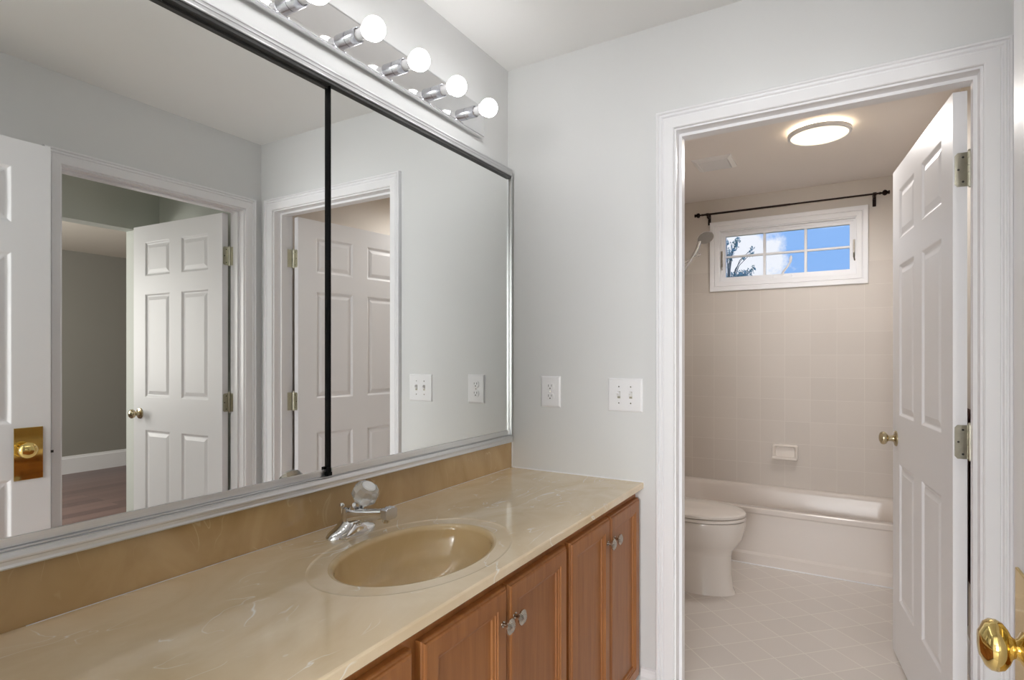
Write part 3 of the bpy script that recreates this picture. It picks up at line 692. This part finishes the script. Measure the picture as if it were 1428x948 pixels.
# ------------------------------------------------------------------ curtain rod
rod = empty('curtain_rod', (0, YF - .075, 2.314)); tag(rod, 'thin dark bronze curtain rod with knobbed ends above the bathroom window', 'curtain rod')
m = MB().tube((.27, 0, 0), (.86, 0, 0), .0072, n=14); m.tube((.85, 0, 0), (1.375, 0, 0), .0058, n=14); obj('rod', m, M['bronze'], rod)
for x, s_ in ((.27, -1), (1.375, 1)):
    m = MB().lathe((x, 0, 0), (x + s_, 0, 0), [(0, .0075), (.004, .010), (.008, .006), (.016, .006), (.020, .014), (.028, .0185), (.036, .017), (.044, .010), (.046, .008), (.050, .012), (.056, .012), (.058, .004)], 18)
    obj('finial', m, M['bronze'], rod)
for x in (.305, 1.350):
    m = MB(); m.tube((x, 0, -.004), (x, .055, -.012), .006, n=12); m.box(x - .010, x + .010, .055 + .016, .080, -.065, .012, bev=.002); m.box(x - .007, x + .007, .040, .074, -.022, -.004, bev=.002); m.lathe((x - .010, 0, 0), (x + .010, 0, 0), [(0, .010), (1, .010)], 16, rel=True); m.tube((x, 0, -.004), (x, -.002, -.028), .0035, n=8)
    obj('bracket', m, M['bronze'], rod)

# ------------------------------------------------------------------ bathtub
YT = 3.710; ZT = .345
tb = empty('bathtub', (0, 0, 0)); tag(tb, 'bone-coloured alcove bathtub beneath the tiled wall', 'bathtub')
def rrect(x0, x1, y0, y1, r, z, n=10):
    pts = []
    for (cx, cy, a) in ((x1 - r, y1 - r, 0), (x0 + r, y1 - r, 1), (x0 + r, y0 + r, 2), (x1 - r, y0 + r, 3)):
        for k in range(n + 1): t = (a + k / n) * PI / 2; pts.append((cx + r * math.cos(t), cy + r * math.sin(t), z))
    return pts
m = MB(); X0, X1, Y1 = .009, XR0 - .009, YF - .001
rs = [rrect(X0, X1, YT, Y1, .004, ZT - .012), rrect(X0, X1, YT, Y1, .004, ZT - .005), rrect(X0 + .004, X1 - .004, YT + .005, Y1 - .001, .008, ZT)]
rs += [rrect(X0 + .07, X1 - .07, YT + .060, Y1 - .040, .16, ZT - .001), rrect(X0 + .08, X1 - .078, YT + .072, Y1 - .048, .17, ZT - .008), rrect(X0 + .088, X1 - .084, YT + .080, Y1 - .055, .17, ZT - .03), rrect(X0 + .12, X1 - .11, YT + .095, Y1 - .075, .17, ZT - .16), rrect(X0 + .15, X1 - .16, YT + .12, Y1 - .10, .16, ZT - .26), rrect(X0 + .22, X1 - .24, YT + .18, Y1 - .16, .12, ZT - .285)]
m.loft(rs, caps=False); m.add(rs[-1], [tuple(range(len(rs[-1])))], True)
obj('basin', m, M['tub'], tb)
m = MB(); pr = [(YT + .012, ZT - .012), (YT, ZT - .012), (YT + .001, ZT - .030), (YT + .010, ZT - .040), (YT + .012, .075), (YT + .004, .066), (YT, .060), (YT + .002, 0), (YT + .03, 0), (YT + .03, ZT - .012)]
m.loft([[(x, a, b) for a, b in pr] for x in (X0, X1)], smooth=False); obj('apron', m, M['tub'], tb)
obj('caulk_bead', MB().path([(X0, YT, .002), (X1, YT, .002)], .004, 8), M['trim'], tb)
sd = empty('soap_dish', (.819, YF, .590)); tag(sd, 'beige ceramic soap dish set in the wall tiles above the tub', 'soap dish')
m = MB()
def rr2(w_, h_, r, y): return [(px, y, pz) for (px, pz, _) in rrect(-w_ / 2, w_ / 2, -h_ / 2, h_ / 2, r, 0, 6)]
m.loft([rr2(.166, .112, .015, 0), rr2(.166, .112, .015, -.010), rr2(.160, .106, .014, -.020), rr2(.140, .086, .012, -.024), rr2(.130, .076, .012, -.018), rr2(.120, .068, .012, -.004)], caps=False); m.add(rr2(.120, .068, .012, -.004), [tuple(range(28))])
m.loft([[(a, y, z) for (y, z) in ((-.006, -.034), (-.040, -.030), (-.052, -.036), (-.052, -.046), (-.040, -.053), (-.010, -.053))] for a in (-.078, .078)], smooth=False)
obj('dish', m, M['porcelain'], sd)

# ------------------------------------------------------------------ toilet
tl = empty('toilet', (0, 3.20, 0)); tag(tl, 'off-white toilet with closed lid beside the bathroom doorway', 'toilet')
def egg(x0, x1, hw, z, n=40, p=2.3, shift=.0):
    cx, a = (x0 + x1) / 2, (x1 - x0) / 2; pts = []
    for k in range(n):
        t = 2 * PI * k / n; c, s_ = math.cos(t), math.sin(t)
        wd = hw * (1 - .12 * max(0, c) ** 2 + .0 * c)
        pts.append((cx + a * abs(c) ** (2 / p) * (1 if c > 0 else -1), wd * abs(s_) ** (2 / 2.1) * (1 if s_ > 0 else -1), z))
    return pts
m = MB()
m.loft([egg(.24, .690, .108, 0), egg(.24, .686, .106, .015), egg(.24, .678, .102, .03), egg(.24, .672, .100, .10), egg(.24, .668, .100, .20), egg(.235, .676, .108, .228), egg(.23, .700, .135, .258), egg(.225, .724, .160, .30), egg(.22, .736, .176, .345), egg(.22, .740, .182, .385), egg(.222, .737, .179, .394), egg(.25, .71, .15, .394)])
bo = obj('bowl', m, M['porcelain'], tl)
m = MB().loft([egg(.235, .736, .180, .397), egg(.23, .742, .185, .400), egg(.23, .742, .185, .411), egg(.235, .738, .181, .4145)]); obj('seat', m, M['porcelain'], tl)
m = MB().loft([egg(.225, .736, .180, .4175), egg(.222, .741, .184, .421), egg(.222, .741, .184, .432), egg(.228, .734, .178, .4385), egg(.26, .69, .145, .443), egg(.36, .58, .07, .445)]); obj('lid', m, M['porcelain'], tl)
m = MB().loft([rrect(.018, .205, -.19, .19, .03, .40), rrect(.014, .210, -.20, .20, .03, .42), rrect(.012, .212, -.205, .205, .03, .72)]); obj('tank', m, M['porcelain'], tl)
m = MB().loft([rrect(.008, .218, -.212, .212, .03, .72), rrect(.006, .222, -.216, .216, .03, .728), rrect(.006, .222, -.216, .216, .03, .745), rrect(.014, .214, -.208, .208, .03, .754)]); obj('tank_lid', m, M['porcelain'], tl)
m = MB().tube((.212, -.15, .66), (.228, -.15, .66), .010, n=14); m.path([(.225, -.15, .66), (.232, -.13, .658), (.232, -.08, .650)], .005, 8); obj('flush_lever', m, M['chrome'], tl)
m = MB().loft([rrect(.10, .26, -.10, .10, .03, .0), rrect(.10, .26, -.11, .11, .03, .40)]); obj('pedestal', m, M['porcelain'], tl)

# ------------------------------------------------------------------ hand shower
sh = empty('hand_shower', (0, 4.07, 0)); tag(sh, 'chrome hand-held shower head on a short wall arm left of the window', 'shower head')
m = MB(); hc = Vector((.352, 0, 2.086)); hd = Vector((.34, -.50, -.80)).normalized()
m.lathe(hc - hd * .022, hc, [(0, .014), (.008, .038), (.014, .052), (.018, .056), (.022, .056)], 28)
obj('head', m, M['chrome'], sh)
m = MB().lathe(hc, hc + hd, [(0, .053), (.002, .0525), (.0025, .050)], 28); obj('spray_face', m, M['spray'], sh)
m = MB().path([hc - hd * .014 + Vector((-.036, .004, -.018)), (.296, .004, 2.025), (.262, -.004, 1.955), (.215, -.004, 1.885), (.19, -.004, 1.85)], [.014, .013, .013, .012, .009], 14); obj('handle', m, M['chrome'], sh)
m = MB().path([(.002, .0, 1.93), (.06, 0, 1.94), (.13, 0, 1.915), (.17, 0, 1.89)], .011, 14); m.lathe((.0085, 0, 1.93), (1, 0, 1.93), [(0, .030), (.004, .029), (.010, .014)], 24); m.tube((.16, -.0, 1.905), (.30, -.012, 1.965), .009, .007, n=12); m.lathe((.30, -.012, 1.965), (.31, -.013, 1.97), [(0, .010), (1, .012), (2, .006)], 14, rel=True)
obj('wall_arm', m, M['chrome'], sh)
pts = [(.19, -.004, 1.85)] + [(.19 - .06 * math.sin(k / 12 * PI), -.01, 1.85 - .75 * math.sin(k / 12 * PI / 2) if k < 12 else 1.1) for k in range(1, 12)]
m = MB().path([(.19, -.004, 1.852), (.187, -.004, 1.70), (.17, -.004, 1.4), (.12, -.004, 1.15), (.07, -.004, 1.10), (.045, -.002, 1.25), (.04, 0, 1.6), (.05, 0, 1.88), (.06, 0, 1.93)], .006, 10); obj('hose', m, M['nickel'], sh)

# ------------------------------------------------------------------ bathroom ceiling light and vent
cl_ = empty('ceiling_light', (1.076, 3.325, H)); tag(cl_, 'round flush bathroom ceiling light with warm glowing disc', 'light')
m = MB().lathe((0, 0, 0), (0, 0, -1), [(0, .105), (.012, .110), (.016, .112)], 48, caps=True); obj('backlight', m, M['backlight'], cl_)
m = MB().lathe((0, 0, 0), (0, 0, -1), [(.017, .100), (.0175, .140), (.021, .1475), (.036, .1475), (.0405, .1440), (.0405, .1330), (.034, .1325), (.028, .130)], 64, caps=False); obj('rim', m, M['trim'], cl_)
m = MB().lathe((0, 0, 0), (0, 0, -1), [(.034, .1325), (.041, .125), (.046, .10), (.049, .06), (.050, .001)], 64, caps=False); obj('diffuser', m, M['diffuser'], cl_)
for k in range(6):                     # the lamp's own ring of LEDs, shining down
    sl = bpy.data.lights.new('ceiling_lamp_led', 'SPOT'); sl.energy = P_LAMP / 6; sl.color = (1, .97, .94); sl.spot_size = math.radians(176); sl.spot_blend = .6; sl.shadow_soft_size = 0
    so = bpy.data.objects.new('ceiling_lamp_led', sl); C.objects.link(so); so.location = (1.076 + .09 * math.cos(k * PI / 3), 3.325 + .09 * math.sin(k * PI / 3), H - .058)
vt = empty('ceiling_vent', (.505, 3.592, H)); tag(vt, 'white square exhaust vent grille in the bathroom ceiling', 'vent')
m = MB(); r_ = []
for i, d in ((0, 0), (.002, .006), (.022, .016), (.028, .016), (.030, .012)): r_.append([(-.112 + i, -.118 + i, -d), (.112 - i, -.118 + i, -d), (.112 - i, .118 - i, -d), (-.112 + i, .118 - i, -d)])
m.loft(r_, caps=False, smooth=False); m.box(-.083, .083, -.089, .089, -.006, -.003); obj('frame', m, M['plastic'], vt)
m = MB()
for k in range(13): y = -.08 + k * .0133; m.loft([[(x, y - .004, -.006), (x, y - .002, -.006), (x, y + .005, -.013), (x, y + .003, -.013)] for x in (-.083, .083)], smooth=False)
obj('louvres', m, M['nickel'] if False else M['trim'], vt)

# ------------------------------------------------------------------ towel behind the bathroom door
tr = empty('towel_bar', (XR0, 0, 1.06)); tag(tr, 'chrome towel bar glimpsed through the hinge gap of the bathroom door', 'towel bar')
m = MB().tube((-.055, 2.42, 0), (-.055, 3.02, 0), .008, n=16); obj('bar', m, M['chrome'], tr)
for y in (2.42, 3.02): obj('post', MB().lathe((0, y, 0), (-1, y, 0), [(0, .024), (.006, .023), (.012, .012), (.050, .011), (.062, .011), (.066, .006)], 18), M['chrome'], tr)
m = MB(); rg = []
ty = [2.47 + .5 * k / 24 for k in range(25)]
for y in ty:
    wv = .003 * math.sin(y * 40); t = .004
    c = [( -.044 + wv, -.62), (-.044 + wv, -.02), (-.048, .004), (-.055, .0095), (-.063, .004), (-.067 + wv, -.02), (-.068 + wv, -.72)]
    c2 = [(-.068 + wv - t, -.72), (-.067 + wv - t, -.02), (-.0665, .010), (-.055, .0150), (-.043, .010), (-.044 + wv + t, -.02), (-.044 + wv + t, -.62)]
    rg.append([(XR0 + a, y, 1.06 + b) for a, b in c + c2])
m.loft(rg); tag(obj('bath_towel', m, M['towel']), 'dark brown towel hanging behind the open bathroom door', 'towel')

# ------------------------------------------------------------------ added hall lamp, outside
hl = empty('added_hall_lamp', (2.25, -.5, H - .035)); tag(hl, 'unseen small flush lamp added on the hall ceiling to light the hall', 'light')
obj('added_lamp_rim', MB().lathe((0, 0, 0), (0, 0, -1), [(0, .16), (.03, .16), (.035, .15)], 40), M['trim'], hl)
obj('added_lamp_diffuser', MB().lathe((0, 0, -.035), (0, 0, -1), [(0, .145), (.015, .12), (.022, .06), (.024, .001)], 40, caps=False), M['halldiff'], hl)
struct('ground', bx(-25, 25, YF + .4, 45, -3.2, -3.0), M['grass'], 'grass outside the bathroom window', 'ground')
def tree(name, base, top_z, clumps, label):
    t = empty(name, base); tag(t, label, 'tree')
    m = MB(); bz = Vector((0, 0, 0)); m.path([(0, 0, 0), (.05, 0, 2), (0, .05, 4), (.05, 0, top_z - .4)], [.12, .09, .05, .015], 10)
    for (cx, cy, cz, r, n) in clumps: m.path([(0.02, 0, cz - .9 if cz > 3 else cz - .5), (cx * .5, cy * .5, cz - .25), (cx, cy, cz)], [.018, .009, .004], 7)
    obj('trunk', m, M['bark'], t)
    m = MB(); rnd = random.Random(5)
    for (cx, cy, cz, r, n) in clumps:
        for i in range(n):
            d = Vector((rnd.gauss(0, 1), rnd.gauss(0, 1), rnd.gauss(0, 1))).normalized() * r * rnd.random() ** .5
            p = Vector((cx, cy, cz)) + d; a = Vector((rnd.gauss(0, 1), rnd.gauss(0, 1), rnd.gauss(0, 1))).normalized(); b = a.orthogonal().normalized(); s_ = rnd.uniform(.014, .034)
            m.add([p - a * s_ * 1.5, p + b * s_ * .6, p + a * s_ * 1.5, p - b * s_ * .6], [(0, 1, 2, 3)])
    obj('leaves', m, M['leaf'], t, recalc=False)
# crown clumps placed at 14 m
tree('tree', (-1.25, 14.0, -3.0), 6.3, [(.24, 0, 6.02, .26, 420), (-.02, .1, 6.0, .26, 300), (.36, 0, 6.10, .16, 120), (.50, 0, 6.22, .10, 34), (.57, 0, 6.31, .05, 12),
    (.04, 0, 6.60, .12, 60), (.10, 0, 6.74, .12, 56), (.17, 0, 6.86, .10, 44), (.22, 0, 6.97, .08, 26), (-.02, 0, 6.90, .10, 36), (.50, 0, 6.62, .07, 26), (.53, 0, 6.74, .05, 14), (.34, 0, 6.55, .06, 14), (-.45, 0, 6.5, .5, 600), (-.1, 0, 5.5, .5, 500)], 'leafy tree seen at the left edge of the bathroom window')
